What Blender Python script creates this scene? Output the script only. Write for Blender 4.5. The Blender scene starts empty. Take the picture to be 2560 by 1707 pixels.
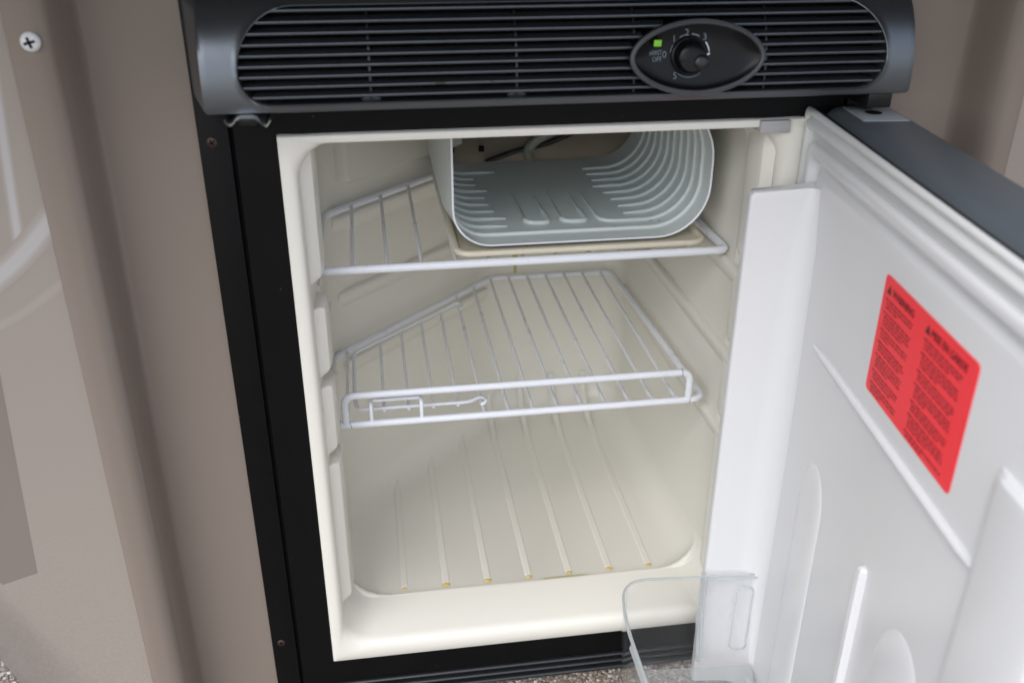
import bpy, bmesh, math, random
from math import sin, cos, pi, sqrt, radians
from mathutils import Vector, Matrix
random.seed(7)
S = bpy.context.scene
COL = S.collection

# ------------------------------------------------------------------ camera, world, sun, exposure
cd = bpy.data.cameras.new('camera'); cam = bpy.data.objects.new('camera', cd); COL.objects.link(cam)
S.camera = cam
cd.sensor_width = 36.0; cd.lens = 33.7516; cd.clip_start = 0.01; cd.clip_end = 500
YAW, PITCH, ROLL = -0.1509696, -0.4712291, -0.0038726
Rc = Matrix.Rotation(YAW, 3, 'Z') @ Matrix.Rotation(PITCH, 3, 'X') @ Matrix.Rotation(ROLL, 3, 'Y')
ax, fw, up = Rc.col[0], Rc.col[1], Rc.col[2]
cm = Matrix((ax, up, -fw)).transposed().to_4x4(); cm.translation = Vector((0.0654321, -0.6983048, 0.6881400))
cam.matrix_world = cm
cd.dof.use_dof = True; cd.dof.focus_distance = 0.82; cd.dof.aperture_fstop = 5.6

W = bpy.data.worlds.new('World'); S.world = W; W.use_nodes = True
wn = W.node_tree.nodes; wl = W.node_tree.links
bg = wn['Background']
sky = wn.new('ShaderNodeTexSky'); sky.sky_type = 'NISHITA'; sky.sun_disc = False
SUN_EL, SUN_AZ = 51.0, 216.0        # azimuth from +Y clockwise: the sun stands behind the camera, a little left
sky.sun_elevation = radians(SUN_EL); sky.sun_rotation = radians(SUN_AZ)
sky.air_density = 1.0; sky.dust_density = 1.5; sky.ozone_density = 1.5
hs = wn.new('ShaderNodeHueSaturation'); hs.inputs['Saturation'].default_value = 0.50   # overcast: a greyed sky
wl.new(sky.outputs[0], hs.inputs['Color']); wl.new(hs.outputs[0], bg.inputs['Color'])
bg.inputs['Strength'].default_value = 0.15
sl = bpy.data.lights.new('sun', 'SUN'); so = bpy.data.objects.new('sun', sl); COL.objects.link(so)
sl.energy = 1.2; sl.angle = radians(60); sl.color = (1.0, 0.99, 0.98)
sd = Vector((sin(radians(SUN_AZ)) * cos(radians(SUN_EL)), cos(radians(SUN_AZ)) * cos(radians(SUN_EL)), sin(radians(SUN_EL))))
so.rotation_euler = sd.to_track_quat('Z', 'Y').to_euler(); so.location = sd * 6
S.view_settings.view_transform = 'Standard'; S.view_settings.look = 'None'
S.view_settings.exposure = 0.80; S.view_settings.gamma = 1.0
S.cycles.max_bounces = 12; S.cycles.transparent_max_bounces = 16

# ------------------------------------------------------------------ materials
def mat(name, col, rough=0.5, spec=0.5, metal=0.0, noise=None, bump=None, coat=0.0, emit=None, wear=None, aniso=None):
    m = bpy.data.materials.new(name); m.use_nodes = True
    nt = m.node_tree; n = nt.nodes; l = nt.links; b = n['Principled BSDF']
    b.inputs['Base Color'].default_value = (*col, 1); b.inputs['Roughness'].default_value = rough
    b.inputs['Specular IOR Level'].default_value = spec; b.inputs['Metallic'].default_value = metal
    b.inputs['Coat Weight'].default_value = coat; b.inputs['Coat Roughness'].default_value = 0.08
    tc = n.new('ShaderNodeTexCoord')
    cur = None
    if noise:                                   # (scale, amount)
        t = n.new('ShaderNodeTexNoise'); t.inputs['Scale'].default_value = noise[0]; t.inputs['Detail'].default_value = 6
        l.new(tc.outputs['Object'], t.inputs['Vector'])
        mx = n.new('ShaderNodeMix'); mx.data_type = 'RGBA'
        a = noise[1]
        mx.inputs[6].default_value = (*[c * (1 - a) for c in col], 1); mx.inputs[7].default_value = (*[min(1, c * (1 + a)) for c in col], 1)
        l.new(t.outputs['Fac'], mx.inputs[0]); cur = mx.outputs[2]
        rr = n.new('ShaderNodeMapRange'); rr.inputs['To Min'].default_value = rough * 0.85; rr.inputs['To Max'].default_value = min(1, rough * 1.2)
        l.new(t.outputs['Fac'], rr.inputs['Value']); l.new(rr.outputs[0], b.inputs['Roughness'])
    if wear:                                    # (scale, threshold, colour): specks of dust or small chips
        t = n.new('ShaderNodeTexNoise'); t.inputs['Scale'].default_value = wear[0]; t.inputs['Detail'].default_value = 2
        l.new(tc.outputs['Object'], t.inputs['Vector'])
        cr = n.new('ShaderNodeMapRange'); cr.inputs['From Min'].default_value = wear[1]; cr.inputs['From Max'].default_value = wear[1] + 0.04
        l.new(t.outputs['Fac'], cr.inputs['Value'])
        mx = n.new('ShaderNodeMix'); mx.data_type = 'RGBA'
        mx.inputs[6].default_value = (*col, 1); mx.inputs[7].default_value = (*wear[2], 1)
        if cur: l.new(cur, mx.inputs[6])
        l.new(cr.outputs[0], mx.inputs[0]); cur = mx.outputs[2]
    if cur: l.new(cur, b.inputs['Base Color'])
    if bump:                                    # (scale, strength, distance)
        t = n.new('ShaderNodeTexNoise'); t.inputs['Scale'].default_value = bump[0]; t.inputs['Detail'].default_value = 4
        l.new(tc.outputs['Object'], t.inputs['Vector'])
        bp = n.new('ShaderNodeBump'); bp.inputs['Strength'].default_value = bump[1]; bp.inputs['Distance'].default_value = bump[2]
        l.new(t.outputs['Fac'], bp.inputs['Height']); l.new(bp.outputs[0], b.inputs['Normal'])
    if emit:
        b.inputs['Emission Color'].default_value = (*emit[0], 1); b.inputs['Emission Strength'].default_value = emit[1]
    return m

M = {}
M['panel'] = mat('taupe_gelcoat', (0.325, 0.284, 0.249), 0.08, 0.5, noise=(3, 0.03), bump=(6, 0.03, 0.01), coat=0.5)
def panel_finish():
    nt = M['panel'].node_tree; n = nt.nodes; l = nt.links; b = n['Principled BSDF']
    src = b.inputs['Base Color'].links[0].from_socket
    g = n.new('ShaderNodeNewGeometry'); sx = n.new('ShaderNodeSeparateXYZ'); l.new(g.outputs['Position'], sx.inputs[0])
    hz = n.new('ShaderNodeMapRange'); hz.inputs['From Min'].default_value = 0.30; hz.inputs['From Max'].default_value = 0.06; l.new(sx.outputs['Z'], hz.inputs['Value'])
    t = n.new('ShaderNodeTexNoise'); t.inputs['Scale'].default_value = 330; t.inputs['Detail'].default_value = 2; l.new(g.outputs['Position'], t.inputs['Vector'])
    cr = n.new('ShaderNodeMapRange'); cr.inputs['From Min'].default_value = 0.40; cr.inputs['From Max'].default_value = 0.62; l.new(t.outputs['Fac'], cr.inputs['Value'])  # speckled reflection of the gravel, put into the colour low on the panel
    mu = n.new('ShaderNodeMath'); mu.operation = 'MULTIPLY'; l.new(hz.outputs[0], mu.inputs[0]); l.new(cr.outputs[0], mu.inputs[1])
    m2 = n.new('ShaderNodeMath'); m2.operation = 'MULTIPLY'; m2.inputs[1].default_value = 0.55; l.new(mu.outputs[0], m2.inputs[0])
    mx = n.new('ShaderNodeMix'); mx.data_type = 'RGBA'; l.new(src, mx.inputs[6]); mx.inputs[7].default_value = (0.370, 0.318, 0.280, 1); l.new(m2.outputs[0], mx.inputs[0])
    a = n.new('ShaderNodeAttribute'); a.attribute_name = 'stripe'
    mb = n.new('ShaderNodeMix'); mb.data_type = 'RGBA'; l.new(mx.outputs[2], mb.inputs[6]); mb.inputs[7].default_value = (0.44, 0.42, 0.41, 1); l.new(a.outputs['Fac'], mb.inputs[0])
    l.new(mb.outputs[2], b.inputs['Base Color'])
panel_finish()
M['panel_band'] = mat('pale_taupe_band', (0.40, 0.37, 0.345), 0.18, 0.5, noise=(5, 0.04))
M['panel_dark'] = mat('dark_taupe_patch', (0.222, 0.190, 0.166), 0.2, 0.5, noise=(5, 0.04))
M['abs'] = mat('taupe_moulded_plastic', (0.240, 0.198, 0.167), 0.18, 0.5, bump=(9, 0.06, 0.01))
M['black'] = mat('black_powder_coat', (0.004, 0.004, 0.0046), 0.40, 0.15, noise=(30, 0.3), bump=(900, 0.06, 0.0005), wear=(170, 0.75, (0.10, 0.10, 0.095)))
M['blacksmooth'] = mat('black_plastic', (0.007, 0.007, 0.0075), 0.38, 0.4, noise=(30, 0.2))
M['void'] = mat('dark_vent_backing', (0.008, 0.007, 0.007), 0.9, 0.1)
M['header'] = mat('charcoal_blue_plastic', (0.130, 0.142, 0.155), 0.32, 0.5, metal=0.85, noise=(20, 0.08), bump=(700, 0.08, 0.0006))
M['doorskin'] = mat('slate_blue_door_paint', (0.115, 0.133, 0.152), 0.40, 0.5, metal=0.2, noise=(30, 0.1), bump=(500, 0.1, 0.0006), wear=(110, 0.745, (0.22, 0.24, 0.26)))
M['slat'] = mat('charcoal_slat_plastic', (0.085, 0.095, 0.107), 0.34, 0.5, metal=0.65, noise=(60, 0.2), wear=(90, 0.72, (0.05, 0.045, 0.04)))
M['blacktrim'] = mat('black_trim_plastic', (0.010, 0.011, 0.013), 0.33, 0.5, noise=(50, 0.2), wear=(120, 0.74, (0.06, 0.055, 0.05)))
M['rimgrey'] = mat('grey_rim_plastic', (0.060, 0.064, 0.070), 0.42, 0.4, noise=(40, 0.1))
M['dial'] = mat('dial_black_plastic', (0.004, 0.004, 0.005), 0.25, 0.22, noise=(20, 0.2))
M['liner'] = mat('cream_liner_plastic', (0.780, 0.755, 0.682), 0.27, 0.45)
M['doorwhite'] = mat('white_door_liner_plastic', (0.72, 0.722, 0.732), 0.25, 0.45)
M['gasket'] = mat('pale_grey_rubber_gasket', (0.66, 0.67, 0.66), 0.45, 0.4, noise=(12, 0.05), wear=(40, 0.73, (0.46, 0.36, 0.22)))
M['alu'] = mat('grey_coated_aluminium', (0.62, 0.665, 0.645), 0.42, 0.5, noise=(14, 0.04), wear=(80, 0.74, (0.28, 0.29, 0.27)))
M['wire'] = mat('white_coated_wire', (0.81, 0.83, 0.875), 0.28, 0.5, noise=(40, 0.03))
M['crack'] = mat('dark_hairline_crack', (0.03, 0.028, 0.03), 0.8, 0.2)
M['tray'] = mat('aged_cream_tray_plastic', (0.68, 0.62, 0.49), 0.35, 0.45, noise=(15, 0.08), wear=(90, 0.71, (0.30, 0.22, 0.13)))
M['screwwhite'] = mat('white_painted_screw', (0.72, 0.72, 0.72), 0.3, 0.5, noise=(200, 0.08))
M['screwrust'] = mat('rusty_screw', (0.060, 0.035, 0.030), 0.5, 0.5, metal=0.4, noise=(400, 0.5))
M['steel'] = mat('bright_steel', (0.74, 0.73, 0.72), 0.30, 0.5, metal=1.0, noise=(60, 0.06))
M['silver'] = mat('silver_hinge_plastic', (0.27, 0.285, 0.305), 0.34, 0.5, noise=(80, 0.06), bump=(300, 0.1, 0.0005))
M['hole'] = mat('dark_hole', (0.006, 0.006, 0.006), 0.8, 0.1)
M['bracket'] = mat('grey_bracket_plastic', (0.40, 0.392, 0.390), 0.4, 0.4, noise=(60, 0.06))
M['red'] = mat('red_sticker_print', (0.99, 0.032, 0.048), 0.32, 0.4, noise=(30, 0.03))
M['ink'] = mat('dark_red_ink', (0.26, 0.010, 0.020), 0.4, 0.4)
M['inkblack'] = mat('black_ink', (0.03, 0.004, 0.006), 0.4, 0.4)
M['white_print'] = mat('pale_blue_print', (0.17, 0.20, 0.24), 0.5, 0.4)
M['white_tick'] = mat('white_print', (0.75, 0.76, 0.77), 0.5, 0.4)
M['led'] = mat('lit_green_indicator', (0.18, 0.5, 0.02), 0.3, 0.5, emit=((0.16, 0.42, 0.01), 0.05))
M['stain'] = mat('yellow_food_stain', (0.62, 0.46, 0.14), 0.4, 0.4, noise=(300, 0.25))
M['palestain'] = mat('pale_yellow_drip', (0.52, 0.46, 0.16), 0.4, 0.4, noise=(200, 0.2))
M['brownplate'] = mat('dull_brown_plastic', (0.20, 0.172, 0.135), 0.5, 0.3, noise=(20, 0.12))
M['cable'] = mat('black_cable', (0.010, 0.010, 0.010), 0.4, 0.4)
M['pipe'] = mat('grey_capillary_sleeve', (0.34, 0.34, 0.28), 0.4, 0.4, noise=(60, 0.1))
M['hatch'] = mat('grey_hatch_underside', (0.05, 0.046, 0.042), 0.6, 0.3, noise=(5, 0.1))

def clear(name, tint, fres=1.45, edge=0.0):
    m = bpy.data.materials.new(name); m.use_nodes = True; nt = m.node_tree; n = nt.nodes; l = nt.links
    n.remove(n['Principled BSDF'])
    out = n['Material Output']
    tr = n.new('ShaderNodeBsdfTransparent'); tr.inputs['Color'].default_value = (*tint, 1)
    gl = n.new('ShaderNodeBsdfGlossy'); gl.inputs['Roughness'].default_value = 0.04; gl.inputs['Color'].default_value = (0.95, 0.97, 0.98, 1)
    fr = n.new('ShaderNodeFresnel'); fr.inputs['IOR'].default_value = fres
    mx = n.new('ShaderNodeMixShader'); ge = n.new('ShaderNodeNewGeometry'); mp = n.new('ShaderNodeMapRange'); mp.inputs['To Min'].default_value = fres; mp.inputs['To Max'].default_value = 1 / fres
    l.new(ge.outputs['Backfacing'], mp.inputs['Value']); l.new(mp.outputs[0], fr.inputs['IOR'])
    l.new(fr.outputs[0], mx.inputs[0]); l.new(tr.outputs[0], mx.inputs[1]); l.new(gl.outputs[0], mx.inputs[2])
    if edge:
        df = n.new('ShaderNodeBsdfTranslucent'); df.inputs['Color'].default_value = (0.82, 0.845, 0.85, 1)
        d2 = n.new('ShaderNodeBsdfDiffuse'); d2.inputs['Color'].default_value = (0.74, 0.765, 0.77, 1)
        m2 = n.new('ShaderNodeMixShader'); m2.inputs[0].default_value = 0.5; l.new(df.outputs[0], m2.inputs[1]); l.new(d2.outputs[0], m2.inputs[2])
        m3 = n.new('ShaderNodeMixShader'); m3.inputs[0].default_value = edge; l.new(mx.outputs[0], m3.inputs[1]); l.new(m2.outputs[0], m3.inputs[2])
        l.new(m3.outputs[0], out.inputs[0])
    else:
        l.new(mx.outputs[0], out.inputs[0])
    return m
M['clear'] = clear('clear_plastic', (0.985, 0.986, 0.988), 1.45, 0.008)
M['clearfaint'] = clear('clear_plastic_painted_sheen', (0.96, 0.97, 0.975), 1.5, 0.26)  # whitish share paints highlights and sheen into the clear plastic
M['clearedge'] = clear('frosted_clear_plastic_edge', (0.85, 0.88, 0.885), 1.5, 0.62)

# ground: exposed aggregate
def ground_mat():
    m = bpy.data.materials.new('exposed_aggregate'); m.use_nodes = True; nt = m.node_tree; n = nt.nodes; l = nt.links; b = n['Principled BSDF']
    tc = n.new('ShaderNodeTexCoord')
    v = n.new('ShaderNodeTexVoronoi'); v.inputs['Scale'].default_value = 230
    l.new(tc.outputs['Object'], v.inputs['Vector'])
    r = n.new('ShaderNodeValToRGB'); e = r.color_ramp.elements
    e[0].position = 0; e[0].color = (0.115, 0.088, 0.068, 1); e[1].position = 1; e[1].color = (0.38, 0.34, 0.30, 1)
    for p, c in ((0.25, (0.23, 0.18, 0.14, 1)), (0.45, (0.27, 0.205, 0.162, 1)), (0.65, (0.18, 0.165, 0.15, 1)), (0.82, (0.31, 0.275, 0.24, 1))):
        x = e.new(p); x.color = c
    sp = n.new('ShaderNodeSeparateColor'); l.new(v.outputs['Color'], sp.inputs[0]); l.new(sp.outputs[0], r.inputs[0])
    l.new(r.outputs[0], b.inputs['Base Color']); b.inputs['Roughness'].default_value = 0.85
    bp = n.new('ShaderNodeBump'); bp.inputs['Strength'].default_value = 0.8; bp.inputs['Distance'].default_value = 0.003; bp.invert = True
    l.new(v.outputs['Distance'], bp.inputs['Height']); l.new(bp.outputs[0], b.inputs['Normal'])
    return m
M['ground'] = ground_mat()
def pebble_mat():
    m = bpy.data.materials.new('mixed_pebbles'); m.use_nodes = True; nt = m.node_tree; n = nt.nodes; l = nt.links; b = n['Principled BSDF']
    a = n.new('ShaderNodeAttribute'); a.attribute_name = 'stone'
    l.new(a.outputs['Color'], b.inputs['Base Color']); b.inputs['Roughness'].default_value = 0.75
    return m
M['pebble'] = pebble_mat()

# ------------------------------------------------------------------ mesh helpers
class MB:
    def __init__(s): s.v = []; s.f = []
    def add(s, vs, fs):
        o = len(s.v); s.v += [tuple(p) for p in vs]; s.f += [tuple(i + o for i in f) for f in fs]; return s
    def box(s, x0, x1, y0, y1, z0, z1, T=None):
        vs = [(x, y, z) for x in (x0, x1) for y in (y0, y1) for z in (z0, z1)]
        if T: vs = [T(*p) for p in vs]
        return s.add(vs, [(0, 1, 3, 2), (4, 6, 7, 5), (0, 4, 5, 1), (2, 3, 7, 6), (0, 2, 6, 4), (1, 5, 7, 3)])
    def tube(s, pts, r, n=10, closed=False, caps=True, rs=None):
        P = [Vector(p) for p in pts]; m = len(P)
        t = []
        for i in range(m):
            a = P[(i - 1) % m] if (closed or i > 0) else P[i]; b = P[(i + 1) % m] if (closed or i < m - 1) else P[i]
            t.append((b - a).normalized())
        u = t[0].cross(Vector((0, 0, 1)));
        if u.length < 1e-3: u = t[0].cross(Vector((0, 1, 0)))
        u.normalize(); vs = []
        for i in range(m):
            u = (u - t[i] * u.dot(t[i])).normalized(); w = t[i].cross(u)
            rr = rs[i] if rs else r
            vs += [P[i] + (u * cos(2 * pi * k / n) + w * sin(2 * pi * k / n)) * rr for k in range(n)]
        fs = []
        for i in range(m if closed else m - 1):
            j = (i + 1) % m
            fs += [(i * n + k, i * n + (k + 1) % n, j * n + (k + 1) % n, j * n + k) for k in range(n)]
        if caps and not closed:
            fs += [tuple(range(n - 1, -1, -1)), tuple((m - 1) * n + k for k in range(n))]
        return s.add(vs, fs)
    def loft(s, rings, closed=True, cap0=False, cap1=False):
        n = len(rings[0]); vs = [p for r in rings for p in r]; fs = []
        for i in range(len(rings) - 1):
            for k in range(n if closed else n - 1):
                fs.append((i * n + k, i * n + (k + 1) % n, (i + 1) * n + (k + 1) % n, (i + 1) * n + k))
        if cap0: fs.append(tuple(range(n - 1, -1, -1)))
        if cap1: fs.append(tuple((len(rings) - 1) * n + k for k in range(n)))
        return s.add(vs, fs)
    def build(s, name, m, parent=None, bevel=0.0, seg=2, smooth=40, two=None):
        me = bpy.data.meshes.new(name)
        loc = Vector((0, 0, 0))
        if parent is not None: loc = world_loc(parent)
        o = bpy.data.objects.new(name, me); COL.objects.link(o)
        if parent is None and s.v:
            loc = Vector((sum(p[0] for p in s.v) / len(s.v), sum(p[1] for p in s.v) / len(s.v), min(p[2] for p in s.v)))
            o.location = loc
        me.from_pydata([Vector(p) - loc for p in s.v], [], s.f); me.update()
        bm = bmesh.new(); bm.from_mesh(me)
        bmesh.ops.remove_doubles(bm, verts=bm.verts, dist=1e-6)
        bmesh.ops.recalc_face_normals(bm, faces=bm.faces)
        if bevel:
            es = [e for e in bm.edges if len(e.link_faces) == 2 and e.calc_face_angle(0) > radians(30)]
            bmesh.ops.bevel(bm, geom=es, offset=bevel, segments=seg, affect='EDGES', profile=0.5, clamp_overlap=True)
        for f in bm.faces: f.smooth = True
        for e in bm.edges:
            if len(e.link_faces) == 2 and e.calc_face_angle(0) > radians(smooth): e.smooth = False
        bm.to_mesh(me); bm.free()
        me.materials.append(m)
        if two: me.materials.append(two)
        if parent is not None: o.parent = parent
        return o
def world_loc(o):
    v = Vector((0, 0, 0))
    while o is not None: v += o.location; o = o.parent
    return v
def thing(name, label, cat, loc=(0, 0, 0), group=None):
    o = bpy.data.objects.new(name, None); COL.objects.link(o); o.location = loc; o.empty_display_size = 0.05
    return tag(o, label, cat, group)
def tag(o, label=None, cat=None, group=None, kind=None):
    if label: o['label'] = label
    if cat: o['category'] = cat
    if group: o['group'] = group
    if kind: o['kind'] = kind
    return o
def copy_part(o, parent, off=(0, 0, 0)):
    c = o.copy(); COL.objects.link(c); c.parent = parent; c.location = o.location + Vector(off); return c
def rrect(x0, x1, z0, z1, r, n=6, rs=None):
    """rounded rectangle, counter-clockwise from the lower left corner; rs = radii (bl, br, tr, tl)"""
    rs = rs or (r, r, r, r); out = []
    for (cx, cz, a0, rr) in ((x0 + rs[0], z0 + rs[0], pi, rs[0]), (x1 - rs[1], z0 + rs[1], 1.5 * pi, rs[1]), (x1 - rs[2], z1 - rs[2], 0, rs[2]), (x0 + rs[3], z1 - rs[3], pi / 2, rs[3])):
        for k in range(n + 1):
            a = a0 + pi / 2 * k / n; out.append((cx + rr * cos(a), cz + rr * sin(a)))
    return out
def smooth_path(pts, r, n=6):
    """a polyline with its inner corners rounded to radius about r"""
    P = [Vector(p) for p in pts]; out = [P[0]]
    for i in range(1, len(P) - 1):
        a, b, c = P[i - 1], P[i], P[i + 1]; d1 = (a - b); d2 = (c - b); rr = min(r, d1.length * 0.49, d2.length * 0.49)
        p0 = b + d1.normalized() * rr; p1 = b + d2.normalized() * rr
        for k in range(n + 1):
            t = k / n; out.append(p0 * (1 - t) ** 2 + b * 2 * t * (1 - t) + p1 * t ** 2)
    out.append(P[-1]); return out
def text_mesh(body, size, ext=0.0001):
    c = bpy.data.curves.new('t', 'FONT'); c.body = body; c.size = size; c.align_x = 'CENTER'; c.align_y = 'CENTER'; c.extrude = ext; c.resolution_u = 2
    o = bpy.data.objects.new('t', c); COL.objects.link(o)
    dg = bpy.context.evaluated_depsgraph_get(); me = o.evaluated_get(dg).to_mesh()
    vs = [tuple(v.co) for v in me.vertices]; fs = [tuple(p.vertices) for p in me.polygons]
    bpy.data.objects.remove(o); bpy.data.curves.remove(c)
    return vs, fs

# ------------------------------------------------------------------ the setting
GZ = -0.066
g = MB(); g.add([(-60, -60, GZ), (60, -60, GZ), (60, 60, GZ), (-60, 60, GZ)], [(0, 1, 2, 3)])
tag(g.build('ground', M['ground']), kind='structure')
# loose pebbles where the picture shows the ground
ico_v = []; ico_f = []
_b = bmesh.new(); bmesh.ops.create_icosphere(_b, subdivisions=1, radius=1.0)
ico_v = [v.co.copy() for v in _b.verts]; ico_f = [tuple(v.index for v in f.verts) for f in _b.faces]; _b.free()
pv = []; pf = []; pc = []
pal = [(0.46, 0.40, 0.34), (0.34, 0.26, 0.20), (0.26, 0.20, 0.15), (0.52, 0.47, 0.42), (0.20, 0.17, 0.15), (0.40, 0.30, 0.22), (0.30, 0.28, 0.26), (0.58, 0.54, 0.49)]
def pebbles(x0, x1, y0, y1, n, r0, r1):
    for _ in range(n):
        r = random.uniform(r0, r1); c = Vector((random.uniform(x0, x1), random.uniform(y0, y1), GZ + r * 0.25))
        q = Matrix.Rotation(random.uniform(0, 6.28), 3, 'Z') @ Matrix.Rotation(random.uniform(-.5, .5), 3, 'X'); sc = Vector((r * random.uniform(.8, 1.4), r * random.uniform(.7, 1.1), r * random.uniform(.5, .8)))
        o = len(pv); col = random.choice(pal); k = random.uniform(0.8, 1.15); col = tuple(x * k for x in col)
        for v in ico_v: pv.append(c + q @ Vector((v.x * sc.x, v.y * sc.y, v.z * sc.z))); pc.append(col)
        pf.extend(tuple(i + o for i in f) for f in ico_f)
pebbles(0.02, 0.62, -0.13, 0.05, 9000, 0.0009, 0.0024)
pebbles(-0.62, -0.16, -0.06, 0.30, 9000, 0.0012, 0.0030)
me = bpy.data.meshes.new('gravel'); me.from_pydata([tuple(p) for p in pv], [], pf)
at = me.color_attributes.new('stone', 'FLOAT_COLOR', 'POINT')
at.data.foreach_set('color', [x for c in pc for x in (*c, 1.0)])
me.materials.append(M['pebble']); go = bpy.data.objects.new('gravel', me); COL.objects.link(go)
tag(go, 'fine brown and cream pebbles set in the ground under the refrigerator', 'gravel', kind='stuff')

# trailer wall: glossy taupe panels left and right of the moulded surround
PY = -0.0425
wall = thing('trailer_wall', 'glossy taupe trailer wall panels either side of the moulded surround', 'wall', (0, 0, GZ))
A = [(-0.90, 0.74), (-0.60, 0.62), (-0.40, 0.42), (-0.30, 0.250), (-0.2526, 0.1600), (-0.2330, 0.1150), (-0.2090, 0.0690), (-0.1840, 0.0230), (-0.145, -0.040)]
B = [(-0.94, 0.70), (-0.64, 0.57), (-0.44, 0.37), (-0.335, 0.215), (-0.2740, 0.145), (-0.2580, 0.1080), (-0.2450, 0.0700), (-0.2240, 0.022), (-0.187, -0.045)]
topz = 1.25
p = MB()
vs = [(x, PY, z) for x, z in A] + [(-0.140, PY, topz), (-0.90, PY, topz)]
p.add(vs, [tuple(range(len(vs)))])
rings = []
for t, yy in ((0, 0), (0.12, -0.0008), (0.30, -0.0035), (0.55, -0.010), (0.8, -0.0175), (0.95, -0.0225), (1.0, -0.0245), (1.0, -0.020), (0.9, -0.012)):
    rings.append([(a[0] * (1 - t) + b[0] * t, PY + yy, a[1] * (1 - t) + b[1] * t) for a, b in zip(A, B)])
p.loft(rings, closed=False)
p.build('panel', M['panel'], wall, smooth=60)
p = MB(); p.add([(0.548, PY, -0.02), (1.6, PY, -0.02), (1.6, PY, topz), (0.548, PY, topz), (0.548, 0.0, -0.02), (0.548, 0.0, topz)], [(0, 1, 2, 3), (0, 3, 5, 4)])
p.build('panel', M['panel'], wall)
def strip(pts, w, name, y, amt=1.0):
    """a pale stripe that fades out towards its edges"""
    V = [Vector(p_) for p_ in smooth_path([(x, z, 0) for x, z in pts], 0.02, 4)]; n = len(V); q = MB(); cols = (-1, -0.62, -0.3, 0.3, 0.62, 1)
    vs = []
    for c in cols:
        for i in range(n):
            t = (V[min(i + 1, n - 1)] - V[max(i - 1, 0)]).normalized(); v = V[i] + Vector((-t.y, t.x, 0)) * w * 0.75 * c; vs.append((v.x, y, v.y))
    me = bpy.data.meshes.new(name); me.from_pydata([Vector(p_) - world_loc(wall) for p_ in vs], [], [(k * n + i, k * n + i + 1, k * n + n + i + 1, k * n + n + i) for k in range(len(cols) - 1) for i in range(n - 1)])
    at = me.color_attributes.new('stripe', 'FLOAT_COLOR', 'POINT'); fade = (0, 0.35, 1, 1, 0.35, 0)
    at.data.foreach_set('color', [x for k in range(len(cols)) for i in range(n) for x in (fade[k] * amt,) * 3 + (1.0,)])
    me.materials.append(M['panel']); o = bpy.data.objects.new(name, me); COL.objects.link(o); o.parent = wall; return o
strip([(-0.1600, 0.64), (-0.1640, 0.58), (-0.1704, 0.5024), (-0.1741, 0.458), (-0.1760, 0.436)], 0.0065, 'pale_stripe', PY - 0.00007)
strip([(-0.2600, 0.386), (-0.2400, 0.396), (-0.2150, 0.411), (-0.1918, 0.4268), (-0.1793, 0.4365), (-0.1663, 0.4489), (-0.1523, 0.4641), (-0.140, 0.478)], 0.0130, 'pale_stripe', PY - 0.00012)
strip([(-0.2600, 0.366), (-0.2003, 0.389), (-0.1826, 0.3972), (-0.1669, 0.4086), (-0.1545, 0.417), (-0.140, 0.43)], 0.0060, 'pale_stripe', PY - 0.00007, 0.22)
p = MB(); p.add([(-0.2090, PY - 0.0001, 0.352), (-0.2101, PY - 0.0001, 0.3361), (-0.2150, PY - 0.0001, 0.2663), (-0.2215, PY - 0.0001, 0.1685), (-0.2500, PY - 0.0001, 0.1600), (-0.2620, PY - 0.0001, 0.1800), (-0.2980, PY - 0.0001, 0.252), (-0.2980, PY - 0.0001, 0.352)], [(7, 6, 5, 4, 3, 2, 1, 0)])
p.build('dark_patch', M['panel_dark'], wall)  # flat patch, darker than the panel around it

# moulded surround: a recessed plate, a rounded step and a screwed flange that laps the wall
sur = thing('moulded_surround', 'taupe moulded plastic surround framing the black refrigerator', 'surround', (0.2, 0, GZ))
prof = [(0.000, 0.0025), (0.0635, 0.0025), (0.0670, 0.0010), (0.0692, -0.005), (0.0705, -0.016), (0.0715, -0.028), (0.0735, -0.037), (0.0775, -0.0425), (0.0840, -0.0452), (0.092, -0.0458), (0.0985, -0.0458), (0.0992, -0.0452), (0.0992, -0.0425)]
x0, x1, zt, zb = -0.0530, 0.4560, 0.6150, -0.6
p = MB(); rings = []
for d, y in prof:
    dr = d - 0.0005 if d < 0.065 else d
    r = 0.012 + max(0, d - 0.05) * 0.6
    rr_ = 0.090 if d > 0 else 0
    q = rrect(x0 - d, x1 + (d if d < 0.0775 else 0.0775 + (d - 0.0775) * 0.68), zb - d, zt + d * 0.22 + max(0, d - 0.0775) * 2.6, r, 6, (0.005, 0.005, r, r))
    rings.append([(x, y, z) for x, z in q])
p.loft(rings)
p.build('frame', M['abs'], sur, smooth=70)
def pan_screw(name, c, r, h, m, parent, rot=0.4, tilt=(0, 0)):
    q = MB(); rings = []
    for k in range(7):
        a = pi / 2 * k / 6; rings.append([(c[0] + r * cos(a) * cos(t * pi / 8), c[1] - h * sin(a) if k else c[1], c[2] + r * cos(a) * sin(t * pi / 8)) for t in range(16)] if k < 6 else [(c[0] + 1e-4 * cos(t * pi / 8), c[1] - h, c[2] + 1e-4 * sin(t * pi / 8)) for t in range(16)])
    q.loft(rings, cap1=True)
    o = q.build(name, m, parent)
    q = MB(); w, L, d = r * 0.13, r * 0.55, h * 1.03
    for a in (rot, rot + pi / 2):
        T = lambda x, y, z: (c[0] + x * cos(a) - z * sin(a), y, c[2] + x * sin(a) + z * cos(a))
        q.box(-L, L, c[1] - d, c[1] - d * 0.72, -w, w, T)
    q.build('cross_slot', M['hole'], o)
    return o
pan_screw('screw', (-0.1382, -0.0458, 0.5821), 0.0062, 0.0035, M['screwwhite'], sur, 0.25)
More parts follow.
